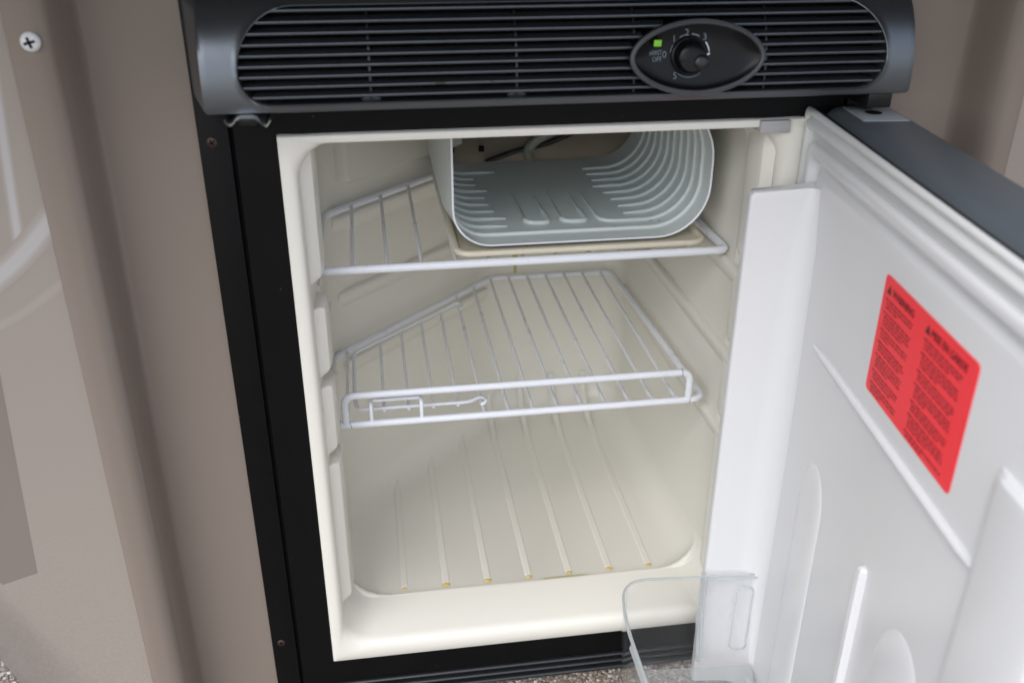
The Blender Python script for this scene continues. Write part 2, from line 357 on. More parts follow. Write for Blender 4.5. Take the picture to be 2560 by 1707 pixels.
pan_screw('screw', (0.5560, -0.0458, 0.62), 0.0062, 0.0035, M['screwwhite'], sur, 0.9)
# lifted hatch over the compartment
hat = thing('compartment_hatch', 'dark underside of the lifted compartment hatch above the refrigerator', 'hatch', (0.2, -0.05, 0.70))
p = MB(); p.box(-0.75, 1.15, -0.33, -0.046, -0.012, 0.0, lambda x, y, z: (x, y, 0.700 + (-0.046 - y) * 0.36 + z))
p.build('panel', M['hatch'], hat, bevel=0.004)
p = MB(); p.tube([(-0.70, -0.05, 0.694), (1.10, -0.05, 0.694)], 0.008, 10)
p.build('hinge_rail', M['blacksmooth'], hat)

# ------------------------------------------------------------------ refrigerator
F = thing('refrigerator', 'small black refrigerator with cream interior standing open in the taupe surround', 'refrigerator', (0.2, 0.2, -0.056))
H_ = 0.5066
# cabinet front: outer strips and the inner frame with a groove between them
def plate(name, x0, x1, z0, z1, yf, m, bev=0.0012, yb=0.02):
    q = MB(); q.box(x0, x1, yf, yb, z0, z1); return q.build(name, m, F, bevel=bev)
plate('side_strip', -0.0545, -0.0327, -0.056, 0.612, -0.0010, M['black'])
plate('side_strip', 0.4327, 0.4545, -0.056, 0.612, -0.0010, M['black'])
q = MB()
def fr_(x0, x1, z0, z1, y): return [(x, y, z) for x, z in ((x0, z0), (x1, z0), (x1, z1), (x0, z1))]
q.loft([fr_(-0.0305, 0.4310, -0.0300, 0.612, 0.02), fr_(-0.0305, 0.4310, -0.0300, 0.612, 0.0006), fr_(-0.0295, 0.4300, -0.0290, 0.611, -0.0004), fr_(-0.0008, 0.4058, -0.0012, H_ + 0.0010, -0.0004), fr_(-0.0002, 0.4052, -0.0006, H_ + 0.0004, 0.0002), fr_(-0.0002, 0.4052, -0.0006, H_ + 0.0004, 0.02)])
q.build('front_frame', M['black'], F)
for xa, xb in ((-0.0328, -0.0304), (0.4309, 0.4328)):
    q = MB(); q.box(xa, xb, 0.004, 0.02, -0.056, 0.612); q.build('groove', M['hole'], F)
# ribbed foot trim
for k in range(3):
    z1 = -0.0308 - k * 0.0084
    q = MB(); pr_ = [(0.016, z1), (0.000, z1), (-0.0020, z1 - 0.0006), (-0.0028, z1 - 0.0016), (-0.0022, z1 - 0.0030), (0.0012, z1 - 0.0050), (0.0018, z1 - 0.0082), (0.016, z1 - 0.0082)]
    q.loft([[(-0.0303, y, z) for y, z in pr_], [(0.4310, y, z) for y, z in pr_]], cap0=True, cap1=True)
    q.build('foot_trim_rib', M['blacktrim'], F, smooth=60)
pan_screw('screw', (-0.0451, -0.0010, 0.5034), 0.0040, 0.0016, M['screwrust'], F, 0.5)
pan_screw('screw', (-0.0460, -0.0010, 0.0282), 0.0036, 0.0012, M['screwrust'], F, 0.2)

# liner: flange, funnel, walls with the slanted corner, floor
lin = MB()
def fl(i0, i1, i2, i3, y, r):   # left, right, bottom, top insets
    return [(x, y, z) for x, z in rrect(0 + i0, 0.405 - i1, 0 + i2, H_ - i3, r, 8)]
rings = [fl(0, 0, 0, 0, 0.001, 0.0010), fl(0.0003, .0003, .0003, .0003, -0.0034, 0.0012), fl(0.0011, .0011, .0011, .0011, -0.0042, 0.0015),
         fl(0.0080, .012, .0105, .0050, -0.0042, 0.012), fl(0.0105, .0160, .0150, .0062, -0.0032, 0.020), fl(0.0122, .0190, .0182, .0068, -0.0005, 0.026),
         fl(0.0130, .0210, .0200, .0072, 0.005, 0.028), fl(0.0150, .0270, .0255, .0076, 0.046, 0.030), fl(0.0152, .0275, .0262, .0078, 0.0500, 0.030)]
lin.loft(rings); rings_funnel = rings
liner = lin.build('liner', M['liner'], F, smooth=80)
# chamber (plan polygon with rounded corners)
XR, YB = 0.3775, 0.400
ZF, RF, ZC = 0.0225, 0.030, 0.515
def chamber_plan(d, rf, rb):
    k = d * sqrt(2); yf = 0.0495 + 0.006 * d / RF
    xl0, xl1 = 0.0145 + d, 0.0125 + d
    pts = [(0.200, yf, 0), (xl0, yf, 0), (xl1, xl1 + 0.193 - k, 0), (YB - d - 0.193 + k, YB - d, 0), (0.3705 - d, YB - d, 0), (XR - d, yf, 0), (0.2005, yf, 0)]
    out = [pts[0][:2]]
    for i_, r_ in zip(range(1, 6), (rf, rb, rb, rb, rf)):
        P_ = [Vector(pts[i_ - 1]), Vector(pts[i_]), Vector(pts[i_ + 1])]
        b = P_[1]; d1 = (P_[0] - b).normalized() * r_; d2 = (P_[2] - b).normalized() * r_
        for t in [q_ / 8 for q_ in range(9)]:
            v = (b + d1) * (1 - t) ** 2 + b * 2 * t * (1 - t) + (b + d2) * t ** 2; out.append((v.x, v.y))
    out.append(pts[-1][:2]); return out
plan = chamber_plan(0, 0.030, 0.036); NP_ = len(plan)
plan2 = chamber_plan(0, 0.0004, 0.036)
plan2[9] = plan[9]; plan2[37] = plan[37]
def arcz(i_):             # how far up the wall may rise along the two front corners
    if i_ in (0, NP_ - 1): return 0.0262
    if 1 <= i_ <= 9: t = (i_ - 1) / 8
    elif 37 <= i_ <= 45: t = (45 - i_) / 8
    else: return 9
    return 0.0262 + (ZF + RF - 0.0262) * (t * t * (3 - 2 * t))
ch = MB(); rings = []
for k in range(9):
    a = pi / 2 * k / 8; d = RF * (1 - sin(a)); z = ZF + RF * (1 - cos(a))
    rings.append([(x, y, min(z, arcz(i_))) for i_, (x, y) in enumerate(chamber_plan(d, 0.030, 0.036))])
for z in (0.0562, 0.12, 0.2, 0.3, 0.4, 0.48, ZC): rings.append([(x, y, z) for x, y in plan2])
fs_ = []
for r_ in range(len(rings) - 1):
    for k in range(NP_):
        k2 = (k + 1) % NP_
        if r_ == 8 and (k < 9 or k >= 37): continue
        if r_ > 8 and (k < 2 or k >= 44): continue
        fs_.append((r_ * NP_ + k, r_ * NP_ + k2, (r_ + 1) * NP_ + k2, (r_ + 1) * NP_ + k))
fs_.append(tuple(range(NP_ - 1, -1, -1)))
ch.add([p_ for r_ in rings for p_ in r_], fs_)
ch.build('chamber', M['liner'], F, smooth=50)
ring8 = rings[8]
q = MB(); q.add([(x, y, ZC) for x, y in plan], [tuple(range(len(plan)))]); q.build('chamber_roof', M['liner'], F)
# fillets where the funnel's lower corners run into the chamber floor
er = rings_funnel[-1]
for side in (0, 1):
    A_ = [Vector(p_) for p_ in (er[0:9] if side == 0 else er[9:18])]
    B_ = [Vector(ring8[9 - k] if side == 0 else ring8[45 - k]) for k in range(9)]
    k0 = 0 if side == 0 else 8
    B_[k0] = Vector((B_[k0].x, B_[k0].y, 0.0564)); A_[k0].z = 0.0564
    q = MB(); q.loft([[tuple(a_.lerp(b_, t)) for a_, b_ in zip(A_, B_)] for t in (0, 0.33, 0.67, 1.0)], closed=False); q.add([B_[k0], B_[7 if k0 else 1], ring8[9] if side == 0 else ring8[37]], [(0, 1, 2)]); q.build('corner_fillet', M['liner'], F, smooth=80)
    top_ = B_[k0]; fa = A_[k0]
# floor ribs with their yellow stains
for i in range(7):
    x = 0.072 + 0.0425 * i; y1 = min(0.392, x + 0.212) - 0.004
    q = MB(); n = 14; rs_ = []
    path = [(x, 0.0635, ZF - 0.0006), (x, 0.066, ZF + 0.0001), (x, y1 - 0.06, ZF + 0.0001), (x, y1 - 0.03, ZF + 0.004), (x, y1 - 0.006, ZF + 0.017), (x, y1 + 0.006, ZF + 0.034), (x, y1 + 0.010, ZF + 0.050)]
    V = smooth_path(path[1:], 0.02, 4); rg = []
    for k2, v in enumerate(V):      # a low flat-topped rib that follows the floor and runs out up the wall
        t_ = (V[min(k2 + 1, len(V) - 1)] - V[max(k2 - 1, 0)]).normalized(); nn = Vector((0, -t_.z, t_.y)); h = 0.0009
        rg.append([v + Vector((a_, 0, 0)) + nn * b_ for a_, b_ in ((-0.0036, -0.0006), (-0.0033, h * 0.5), (-0.0026, h), (0.0026, h), (0.0033, h * 0.5), (0.0036, -0.0006))])
    c_ = [p_ + Vector((0, -0.0016, -0.0009)) for p_ in rg[0]]
    q.loft([c_] + rg, closed=False, cap0=False)
    q.build('floor_rib', M['liner'], F, smooth=25)
    k_ = random.uniform(0.75, 1.1) if i else 0.6
    q = MB(); a = [(x + 0.0042 * k_ * cos(t), 0.0628 + 0.0030 * k_ * sin(t) + random.uniform(-.0003, .0003), ZF + 0.0003) for t in [k * pi / 6 for k in range(12)]]
    b = [(x + 0.0028 * k_ * cos(t), 0.0628 + 0.0017 * k_ * sin(t), ZF + 0.0016) for t in [k * pi / 6 for k in range(12)]]
    q.loft([a, b], cap1=True); q.build('food_stain', M['stain'], F)
q = MB(); q.add([(0.210, 0.0535, ZF + 0.0036), (0.262, 0.0535, ZF + 0.0036), (0.255, 0.0550, ZF + 0.0034), (0.215, 0.0552, ZF + 0.0034)], [(0, 1, 2, 3)]); q.build('food_stain', M['palestain'], F)
q = MB(); a = []; 
q.add([(0.232, YB - 0.0008, 0.262), (0.238, YB - 0.0008, 0.262), (0.239, YB - 0.0008, 0.235), (0.2365, YB - 0.0008, 0.212), (0.2345, YB - 0.0008, 0.222), (0.2325, YB - 0.0008, 0.24)], [(0, 1, 2, 3, 4, 5)]); q.build('food_stain', M['palestain'], F)
# left and right guide columns, notched for the shelves
def column(side):
    xw = 0.0130 if side < 0 else XR + 0.0015
    ins = (lambda d: xw + d) if side < 0 else (lambda d: xw - d)
    for z0, z1 in ((0.3885, 0.505), (0.3045, 0.3620), (0.2285, 0.2900), (0.0640, 0.2130)) if side < 0 else ((0.380, 0.492), (0.296, 0.366), (0.217, 0.284), (0.022, 0.205)):
        q = MB(); e = 0.0110 if side < 0 else 0.0045
        rg = []
        for z, k, w in ((z0 - 0.005, 0.15, 0.6), (z0, 0.85, 0.9), (z0 + 0.004, 1, 1), (z1 - 0.004, 1, 1), (z1, 0.95, 1), (z1 + 0.001, 0.5, 0.9)):
            ya, yb = 0.0120, 0.0120 + 0.0330 * w
            rg.append([(ins(-0.004), ya - 0.006, z), (ins(e * k * 0.80), ya + 0.002, z), (ins(e * k * 0.94), ya + 0.008, z), (ins(e * k), ya + 0.016, z), (ins(e * k), yb - 0.003, z), (ins(e * k * 0.85), yb, z), (ins(-0.004), yb + 0.003, z)])
        q.loft(rg, cap0=True, cap1=True, closed=True)
        q.build('guide_block', M['liner'], F, bevel=0.0009, smooth=50)
column(-1); column(1)
# shelf ledges along the chamber walls
for z in (0.366, 0.2855, 0.2065):
    for path in ([(XR - 0.0002, 0.030, z), (XR - 0.0035, 0.200, z), (0.3708, 0.372, z)], [(0.0125, 0.050, z), (0.0125, 0.200, z)], [(0.0220, 0.2145, z), (0.1960, 0.3885, z)]):
        q = MB(); V = [Vector(v) for v in path]; rg = []
        d = (V[-1] - V[0]).normalized(); nn = Vector((d.y, -d.x, 0))
        if nn.dot(Vector((0.2, 0.2, z)) - V[0]) < 0: nn = -nn
        for v in V:
            rg.append([v - nn * 0.003 + Vector((0, 0, 0.0015)), v + nn * 0.0035 + Vector((0, 0, 0.0002)), v + nn * 0.0050 + Vector((0, 0, -0.0018)), v + nn * 0.0046 + Vector((0, 0, -0.0055)), v + nn * 0.001 + Vector((0, 0, -0.0170)), v - nn * 0.003 + Vector((0, 0, -0.020))])
        q.loft(rg, cap0=True, cap1=True); q.build('shelf_ledge', M['liner'], F, smooth=60)
# raised upper panel of the slanted wall, and drip hole of the back wall
q = MB(); d = Vector((1, 1, 0)).normalized(); nn = Vector((1, -1, 0)).normalized(); c0 = Vector((0.0305, 0.2235, 0))
rg = []
for (i_, h) in ((0, 0.0), (0.0010, 0.0100), (0.004, 0.0140)):
    rg.append([c0 + d * a + nn * h + Vector((0, 0, b)) for a, b in rrect(i_, 0.225 - i_, 0.398 + i_, 0.54, 0.008, 4)])
q.loft(rg, cap1=True); q.build('raised_wall_panel', M['liner'], F)
q = MB(); q.box(0.1280, 0.3640, 0.3400, 0.3440, 0.3720, 0.5140); bpl = q.build('back_plate', M['brownplate'], F, bevel=0.002)
q = MB(); q.box(0.1500, 0.3300, 0.3340, 0.3404, 0.4260, 0.4400); q.build('stiffener', M['brownplate'], bpl, bevel=0.0025)
# grey catch under the top flange
q = MB(); q.box(0.362, 0.3865, -0.0075, 0.012, 0.4965, 0.5062); q.build('door_catch', M['bracket'], F, bevel=0.0012)

# ---- evaporator box: a bent sheet open at the front, with raised refrigerant channels
EX0, EX1, EZ0, EZ1, EY0, EY1 = 0.1315, 0.3585, 0.3835, 0.5080, 0.075, 0.322
def eprof(inset_=0.0):
    return rrect(EX0 + inset_, EX1 - inset_, EZ0 + inset_, EZ1 - inset_, 0, 10, (0.034 - inset_, 0.046 - inset_, 0.056 - inset_, 0.03 - inset_))
def ev(p_):      # the box widens a little to the left behind its mouth
    x, y, z = p_; return (x - 0.0062 * min(1, max(0, (y - EY0) / 0.05)) * min(1, max(0, (0.20 - x) / 0.05)), y, z)
q = MB(); o_, i_ = eprof(0), eprof(0.0014)
q.loft([[(x, EY1, z) for x, z in i_], [(x, EY0 + 0.05, z) for x, z in i_], [(x, EY0 + 0.0005, z) for x, z in i_], [(x, EY0, z) for x, z in i_], [(x, EY0, z) for x, z in o_], [(x, EY0 + 0.0005, z) for x, z in o_], [(x, EY0 + 0.05, z) for x, z in o_], [(x, EY1, z) for x, z in o_], [(x, EY1, z) for x, z in i_]])
q.v = [ev(p_) for p_ in q.v]; evap = q.build('evaporator_box', M['alu'], F, smooth=50)
# small lip along the mouth
q = MB(); q.tube([(x, EY0, z) for x, z in eprof(0.0007)], 0.0010, 6, closed=True); q.build('rolled_edge', M['wire'], evap)
P_in = eprof(0.0022)
n_ = 11   # points per corner
def seg_right(xf):   # floor end -> lower right corner -> up the right wall -> roof
    pts = [(xf, EZ0 + 0.0020)] + P_in[n_:2 * n_] + P_in[2 * n_:3 * n_]; return pts
def seg_left(xf):
    pts = [(xf, EZ0 + 0.0020)] + list(reversed(P_in[0:n_])) + [(EX0 + 0.0022, 0.50)]; return pts
def densify(pts, st=0.006):
    out = []
    for a, b in zip(pts[:-1], pts[1:]):
        L = math.hypot(b[0] - a[0], b[1] - a[1]); k = max(1, int(L / st))
        for i in range(k): out.append((a[0] + (b[0] - a[0]) * i / k, a[1] + (b[1] - a[1]) * i / k))
    out.append(pts[-1]); return out
def channel(pts3, r=0.0021):
    q = MB(); n = len(pts3); rs_ = [r * min(1, 0.35 + 0.3 * min(i, n - 1 - i)) for i in range(n)]
    q.tube([ev(p_) for p_ in pts3], r, 8, rs=rs_); q.build('channel', M['alu'], evap, smooth=80)
ys = [0.097 + 0.0205 * i for i in range(10)]
endR = [None, 0.293, 0.298, 0.298, 0.296, 0.293, 0.287, 0.291, 0.290, 0.290]
endL = [None, 0.186, 0.188, 0.180, 0.178, 0.177, 0.181, 0.173, 0.173, 0.195]
for i, y in enumerate(ys):
    if i == 0:
        pts = [(EX0 + 0.0022, 0.50)] + P_in[0:n_] + P_in[n_:2 * n_] + P_in[2 * n_:3 * n_]
        channel([(x, y, z) for x, z in densify(pts)]); continue
    if i == 1:      # the outer right channel turns into the depth direction
        pts = densify(list(reversed(P_in[2 * n_:3 * n_])) + list(reversed(P_in[n_:2 * n_])) + [(0.285, EZ0 + 0.0020)])
        tail = [(0.278, y + 0.0015, EZ0 + 0.0020), (0.273, y + 0.006, EZ0 + 0.0020), (0.271, y + 0.014, EZ0 + 0.0020), (0.270, y + 0.05, EZ0 + 0.0020), (0.270, y + 0.09, EZ0 + 0.0020)]
        channel([(x, y, z) for x, z in pts] + tail)
    else:
        channel([(x, y, z) for x, z in densify(seg_right(endR[i]))])
    channel([(x, y, z) for x, z in densify(seg_left(endL[i]))])
for xa, xb in ((0.203, 0.222), (0.237, 0.257)):
    zf = EZ0 + 0.0020; yf = 0.122
    pts = [(xa, 0.215, zf), (xa, yf + 0.008, zf), (xa + 0.002, yf + 0.003, zf), (xa + 0.006, yf, zf), (xb - 0.003, yf - 0.001, zf), (xb + 0.001, yf + 0.001, zf), (xb + 0.002, yf + 0.005, zf), (xb + 0.0015, yf + 0.03, zf), (xb + 0.001, 0.20, zf)]
    channel(smooth_path(pts, 0.004, 3), 0.0026)
q = MB(); q.tube([(0.240, 0.318, EZ0 + 0.002), (0.238, 0.27, EZ0 + 0.0018), (0.262, 0.20, EZ0 + 0.0018)], 0.0008, 6); q.build('seam', M['hole'], evap) if 0 else None
for x in (0.155, 0.188):
    q = MB(); q.box(x - 0.003, x + 0.003, 0.3360, 0.3405, EZ0 + 0.009, EZ0 + 0.015); q.build('fixing_clip', M['hole'], evap, bevel=0.0006)
# sleeve and black sensor cable behind it
q = MB(); q.tube(smooth_path([(0.240, 0.315, 0.3865), (0.236, 0.325, 0.394), (0.246, 0.330, 0.404), (0.277, 0.325, 0.421), (0.300, 0.335, 0.432), (0.320, 0.350, 0.437)], 0.012, 5), 0.0052, 10); q.build('capillary_sleeve', M['pipe'], F)
q = MB(); q.tube(smooth_path([(0.192, 0.335, 0.381), (0.228, 0.338, 0.392), (0.256, 0.328, 0.400), (0.285, 0.322, 0.413), (0.312, 0.322, 0.426), (0.336, 0.330, 0.424)], 0.012, 5), 0.0030, 10, rs=None); q.build('sensor_cable', M['cable'], F)

# ---- vent header: bulged moulding with an oval mouth
HX0, HX1, HZ0, HZ1 = -0.0405, 0.4570, 0.5325, 0.6065
def fy(z):
    if z >= 0.54: return -0.0435 * sqrt(max(0.02, 1 - ((z - 0.54) / 0.0670) ** 2))
    return -0.0435 + ((0.54 - z) / 0.0075) ** 2 * 0.0006
def rrd(x0, x1, z0, z1, rs, n=10, k=14):
    q = rrect(x0, x1, z0, z1, 0, n, rs); m = n + 1; out = []
    for c in range(4):
        out += q[c * m:(c + 1) * m]
        a, b = q[(c + 1) * m - 1], q[((c + 1) * m) % (4 * m)]
        out += [(a[0] + (b[0] - a[0]) * i / (k + 1), a[1] + (b[1] - a[1]) * i / (k + 1)) for i in range(1, k + 1)]
    return out
outer = rrd(HX0, HX1, HZ0, HZ1, (0.003,) * 4)
mouth = rrd(-0.0180, 0.4370, 0.5365, 0.5990, (0.0225, 0.0225, 0.0395, 0.0395))
hd = MB(); rings = []
back = rrd(-0.0535, 0.4660, 0.5350, 0.6085, (0.004,) * 4)
rings.append([(x, 0.001, z) for x, z in back])
rings.append([(x + (xo - x) * 0.93, fy(zo) * 0.93, z + (zo - z) * 0.9) for (x, z), (xo, zo) in zip(back, outer)])
for t in [i / 9 for i in range(10)]:
    rg = []
    for (xo, zo), (xi, zi) in zip(outer, mouth):
        x, z = xo + (xi - xo) * t, zo + (zi - zo) * t
        rg.append((x, fy(z) + (0.0006 if t == 0 else 0), z))
    rings.append(rg)
def grow(pl, d):
    cx, cz = 0.2095, 0.5675; out = []
    n = len(pl)
    for i in range(n):
        a, b, c = Vector(pl[i - 1]), Vector(pl[i]), Vector(pl[(i + 1) % n]); t = (c - a).normalized(); out.append((b.x - t.y * d, b.y + t.x * d))
    return out
m2 = grow(mouth, 0.0008); m3 = grow(mouth, 0.0014)
rings.append([(x, fy(z) - 0.0007, z) for x, z in m2])
rings.append([(x, fy(z) - 0.0002, z) for x, z in m3])
rings.append([(x, fy(z) + 0.0035, z) for x, z in m3])
rings.append([(x, max(fy(z) + 0.014, fy(z) * 0.5), z) for x, z in m3])
hd.loft(rings)
header = hd.build('vent_header', M['header'], F, smooth=50)
q = MB(); q.add([(-0.03, -0.0105, 0.528), (0.45, -0.0105, 0.528), (0.45, -0.0045, 0.606), (-0.03, -0.0045, 0.606)], [(0, 1, 2, 3)]); q.build('backing', M['void'], header)
def span(z):
    xs = []
    for i in range(len(mouth)):
        (xa, za), (xb, zb) = mouth[i], mouth[(i + 1) % len(mouth)]
        if (za - z) * (zb - z) < 0: xs.append(xa + (xb - xa) * (z - za) / (zb - za))
    return (min(xs), max(xs)) if len(xs) > 1 else None
for i in range(9):
    z = 0.5422 + 0.00655 * i
    sp = span(z)
    q = MB(); y0 = fy(z) + 0.0012; t = 0.0008
    xa, xb = sp[0] + 0.0016, sp[1] - 0.0016
    pr_ = [(y0, z - t), (y0 - 0.0003, z), (y0, z + t), (y0 + 0.0010, z + t + 0.0001), (y0 + 0.013, z + t + 0.0014), (y0 + 0.013, z - t + 0.0016)]
    q.loft([[(xa, y, zz) for y, zz in pr_], [(xb, y, zz) for y, zz in pr_]], cap0=True, cap1=True); q.build('slat', M['slat'], header, smooth=50)
for x in (0.0690, 0.1690, 0.2520, 0.3480):
    q = MB(); rg = []
    for z in [0.5372 + 0.0061 * k for k in range(10)]:
        y = fy(z) + 0.0075; rg.append([(x - 0.0008, y, z), (x + 0.0008, y, z), (x + 0.0008, y + 0.012, z), (x - 0.0008, y + 0.012, z)])
    q.loft(rg, cap0=True, cap1=True); q.build('slat_post', M['blacktrim'], header)
    if x < 0.2:
        q = MB(); q.loft([[(x - 0.008, -0.034, 0.5372), (x + 0.008, -0.034, 0.5372), (x + 0.008, -0.030, 0.5372), (x - 0.008, -0.030, 0.5372)], [(x - 0.003, -0.034, 0.5404), (x + 0.003, -0.034, 0.5404), (x + 0.003, -0.030, 0.5404), (x - 0.003, -0.030, 0.5404)]], cap0=True, cap1=True)
        q.build('post_foot', M['slat'], header)
# oval control panel
CX, CY, CZ, TT = 0.2940, -0.0455, 0.5622, math.tan(radians(9))
def cp(u, w, h=0.0): return (CX + u, CY + w * TT - h, CZ + w + 0.0)
def oval(sc, n=64):
    out = []
    for k in range(n):
        a = 2 * pi * k / n; c, s_ = cos(a), sin(a); e = 2 / 1.88
        out.append((0.0480 * sc * math.copysign(abs(c) ** e, c), 0.0240 * sc * math.copysign(abs(s_) ** e, s_)))
    return out

q = MB(); q.loft([[cp(u, w, -0.034) for u, w in oval(0.99)], [cp(u, w, -0.002) for u, w in oval(0.99)], [cp(u, w, 0.0) for u, w in oval(0.965)], [cp(u, w, -0.0015) for u, w in oval(0.94)], [cp(u, w, -0.0028) for u, w in oval(0.7)], [cp(u, w, -0.0030) for u, w in oval(0.4)]], cap1=True)
ctl = q.build('control_panel', M['dial'], F, smooth=60)
q = MB(); q.tube([cp(u, w, 0.0002) for u, w in oval(0.975)], 0.0019, 8, closed=True); q.build('rim', M['rimgrey'], ctl)
ku, kw = -0.0058, 0.0010
def ring(r, h, n=32, du=0, dw=0): return [cp(ku + du + r * cos(2 * pi * k / n), kw + dw + r * 0.98 * sin(2 * pi * k / n), h) for k in range(n)]
q = MB(); q.loft([ring(0.0128, -0.0030), ring(0.0128, -0.0012), ring(0.0120, -0.0006), ring(0.0116, -0.0006), ring(0.0106, 0.0030), ring(0.0100, 0.0060), ring(0.0092, 0.0070), ring(0.003, 0.0072)], cap1=True); kn = q.build('knob', M['dial'], ctl, smooth=50)
q = MB(); q.loft([ring(0.0052, 0.000, 20, 0.0060, -0.0028), ring(0.0052, 0.0074, 20, 0.0060, -0.0028), ring(0.0044, 0.0084, 20, 0.0060, -0.0028), ring(0.0022, 0.0088, 20, 0.0060, -0.0028)], cap1=True); q.build('knob_pointer', M['blacktrim'], ctl, smooth=70)
q = MB(); q.box(-0.0318, -0.0266, -0.0010, 0.0012, 0.0078, 0.0120, lambda u, h, w: cp(u + (w - 0.0099) * 0.1, w, h)); q.build('indicator_lamp', M['led'], ctl, bevel=0.0004)
def print_text(body, u, w, size, m, parent, rot=0.0, h=-0.0016, sx=1.0, name='numeral'):
    vs, fs = text_mesh(body, size); q = MB(); c_, s_ = cos(rot), sin(rot)
    q.add([cp(u + (x * sx * c_ - y * s_), w + (x * sx * s_ + y * c_), h + z) for x, y, z in vs], fs); return q.build(name, m, parent)
for b_, u, w, sz, m_ in (('0', -0.0238, 0.0019, 0.0066, 'white_print'), ('1', -0.0172, 0.0120, 0.0060, 'white_print'), ('2', -0.0080, 0.0160, 0.0060, 'white_print'), ('3', 0.0048, 0.0130, 0.0062, 'white_print'), ('5', -0.0158, -0.0122, 0.0062, 'white_print')):
    print_text(b_, u, w, sz, M[m_], ctl)
print_text('ARRET', -0.0300, 0.0032, 0.0042, M['white_print'], ctl, 0.05, sx=0.72, name='lettering')
print_text('OFF', -0.0290, -0.0010, 0.0046, M['white_print'], ctl, 0.05, sx=0.85, name='lettering')
def arc(a0, a1, r, w_, m, name='dial_mark'):
    q = MB(); n = 10; rg = [[], []]
    for k in range(n + 1):
        a = radians(a0 + (a1 - a0) * k / n)
        rg[0].append(cp(ku + (r - w_) * cos(a), kw + (r - w_) * sin(a), -0.0013)); rg[1].append(cp(ku + (r + w_) * cos(a), kw + (r + w_) * sin(a), -0.0013))
    q.loft(rg, closed=False); return q.build(name, m, ctl)
arc(150, 170, 0.0142, 0.00022, M['white_print']); arc(104, 122, 0.0142, 0.00028, M['white_print']); arc(63, 86, 0.0142, 0.00042, M['white_print']); arc(10, 38, 0.0142, 0.00042, M['white_tick']); arc(-125, -55, 0.0142, 0.0002, M['white_print']); arc(-32, -25, 0.0142, 0.0004, M['white_tick'])
q = MB(); q.add([cp(0.0054, 0.0014, -0.0011), cp(0.0056, 0.0003, -0.0011), cp(0.0087, 0.0018, -0.0011), cp(0.0085, 0.0030, -0.0011)], [(0, 1, 2, 3)]); q.build('dial_mark', M['white_tick'], ctl)

# door latch clip under the header, hinge block at the right
q = MB(); P2 = smooth_path([(-0.0275, 0, 0.5305), (-0.0245, 0, 0.5262), (-0.0200, 0, 0.5314), (-0.0068, 0, 0.5314), (-0.0015, 0, 0.5252), (0.0022, 0, 0.5302)], 0.004, 5)
top = [(v.x, v.z) for v in P2]
rg = [[(x, y, z + dz) for x, z in top] for y, dz in ((-0.0200, 0.0002), (-0.0500, 0.0010), (-0.0525, 0.0002), (-0.0510, -0.0012), (-0.0200, -0.0010))]
n = len(top); q.loft(rg, closed=False); q.build('latch_clip', M['steel'], F, smooth=60)
q = MB(); q.box(-0.0195, -0.0080, -0.0440, -0.0010, 0.5245, 0.5296); q.build('latch_body', M['blacksmooth'], F, bevel=0.0012)
q = MB(); q.box(0.4280, 0.4470, -0.0400, -0.0010, 0.5215, 0.5340); q.build('hinge_block', M['blacksmooth'], F, bevel=0.0015)

# ---- door, standing open a little short of square
TH = 0.1040504; H0 = Vector((0.40, 0, 0)); DN = Vector((-sin(TH), -cos(TH), 0)); NN = Vector((-cos(TH), sin(TH), 0))
def D(s, n, z): return H0 + DN * s + NN * n + Vector((0, 0, z))
DS0, DS1, DZ0, DZ1 = -0.0005, 0.4560, -0.0480, 0.5158
def dring(ins, n, r=0.004, s0=None): return [D(s, n, z) for s, z in rrect(DS0 + ins, DS1 - ins, DZ0 + ins, DZ1 - ins, max(0.0008, r), 5)]
q = MB(); q.loft([dring(0.004, -0.0640, .004), dring(0.0012, -0.0630, .006), dring(0.0, -0.0605, .007), dring(0.0, -0.0260, .007), dring(0.0008, -0.0210, .007), dring(0.0030, -0.0165, .006), dring(0.0062, -0.0125, .005), dring(0.0085, -0.0095, .004), dring(0.0095, -0.0070, .004)], cap0=True, cap1=True)
door = q.build('door', M['doorskin'], F, smooth=60)
q = MB(); q.loft([dring(0.0030, -0.0085), dring(0.0010, -0.0065), dring(0.0010, -0.0045), dring(0.004, -0.0035)], closed=True); q.build('door_edge_channel', M['blacksmooth'], door)
gp = [(0.0016, -0.0050), (0.0002, -0.0030), (0.0001, -0.0008), (0.0014, 0.0006), (0.0030, 0.0008), (0.0044, -0.0002), (0.0056, -0.0020), (0.0068, -0.0016), (0.0080, 0.0008), (0.0100, 0.0024), (0.0122, 0.0022), (0.0136, 0.0004), (0.0142, -0.0026), (0.0150, -0.0032), (0.0235, -0.0030)]
q = MB(); q.loft([dring(a + 0.0004, b, 0.004 if a < 0.01 else 0.002) for a, b in gp]); q.build('gasket', M['gasket'], door, smooth=60)
pp = [(0.0215, -0.0060), (0.0215, 0.0000), (0.0225, 0.0022), (0.0245, 0.0030), (0.0285, 0.0030), (0.0310, 0.0018), (0.0330, -0.0016), (0.0350, -0.0034), (0.0375, -0.0036), (0.0395, -0.0022), (0.0420, -0.0004), (0.0440, 0.0)]
def pring(a, b): return [D(s, b, z) for s, z in rrect(DS0 + a, DS1 - a, DZ0 + a, DZ1 - a, 0.006 if a < .03 else 0.010, 5)]
q = MB(); q.loft([pring(a, b) for a, b in pp], cap1=True); dl = q.build('door_liner', M['doorwhite'], door, smooth=60)
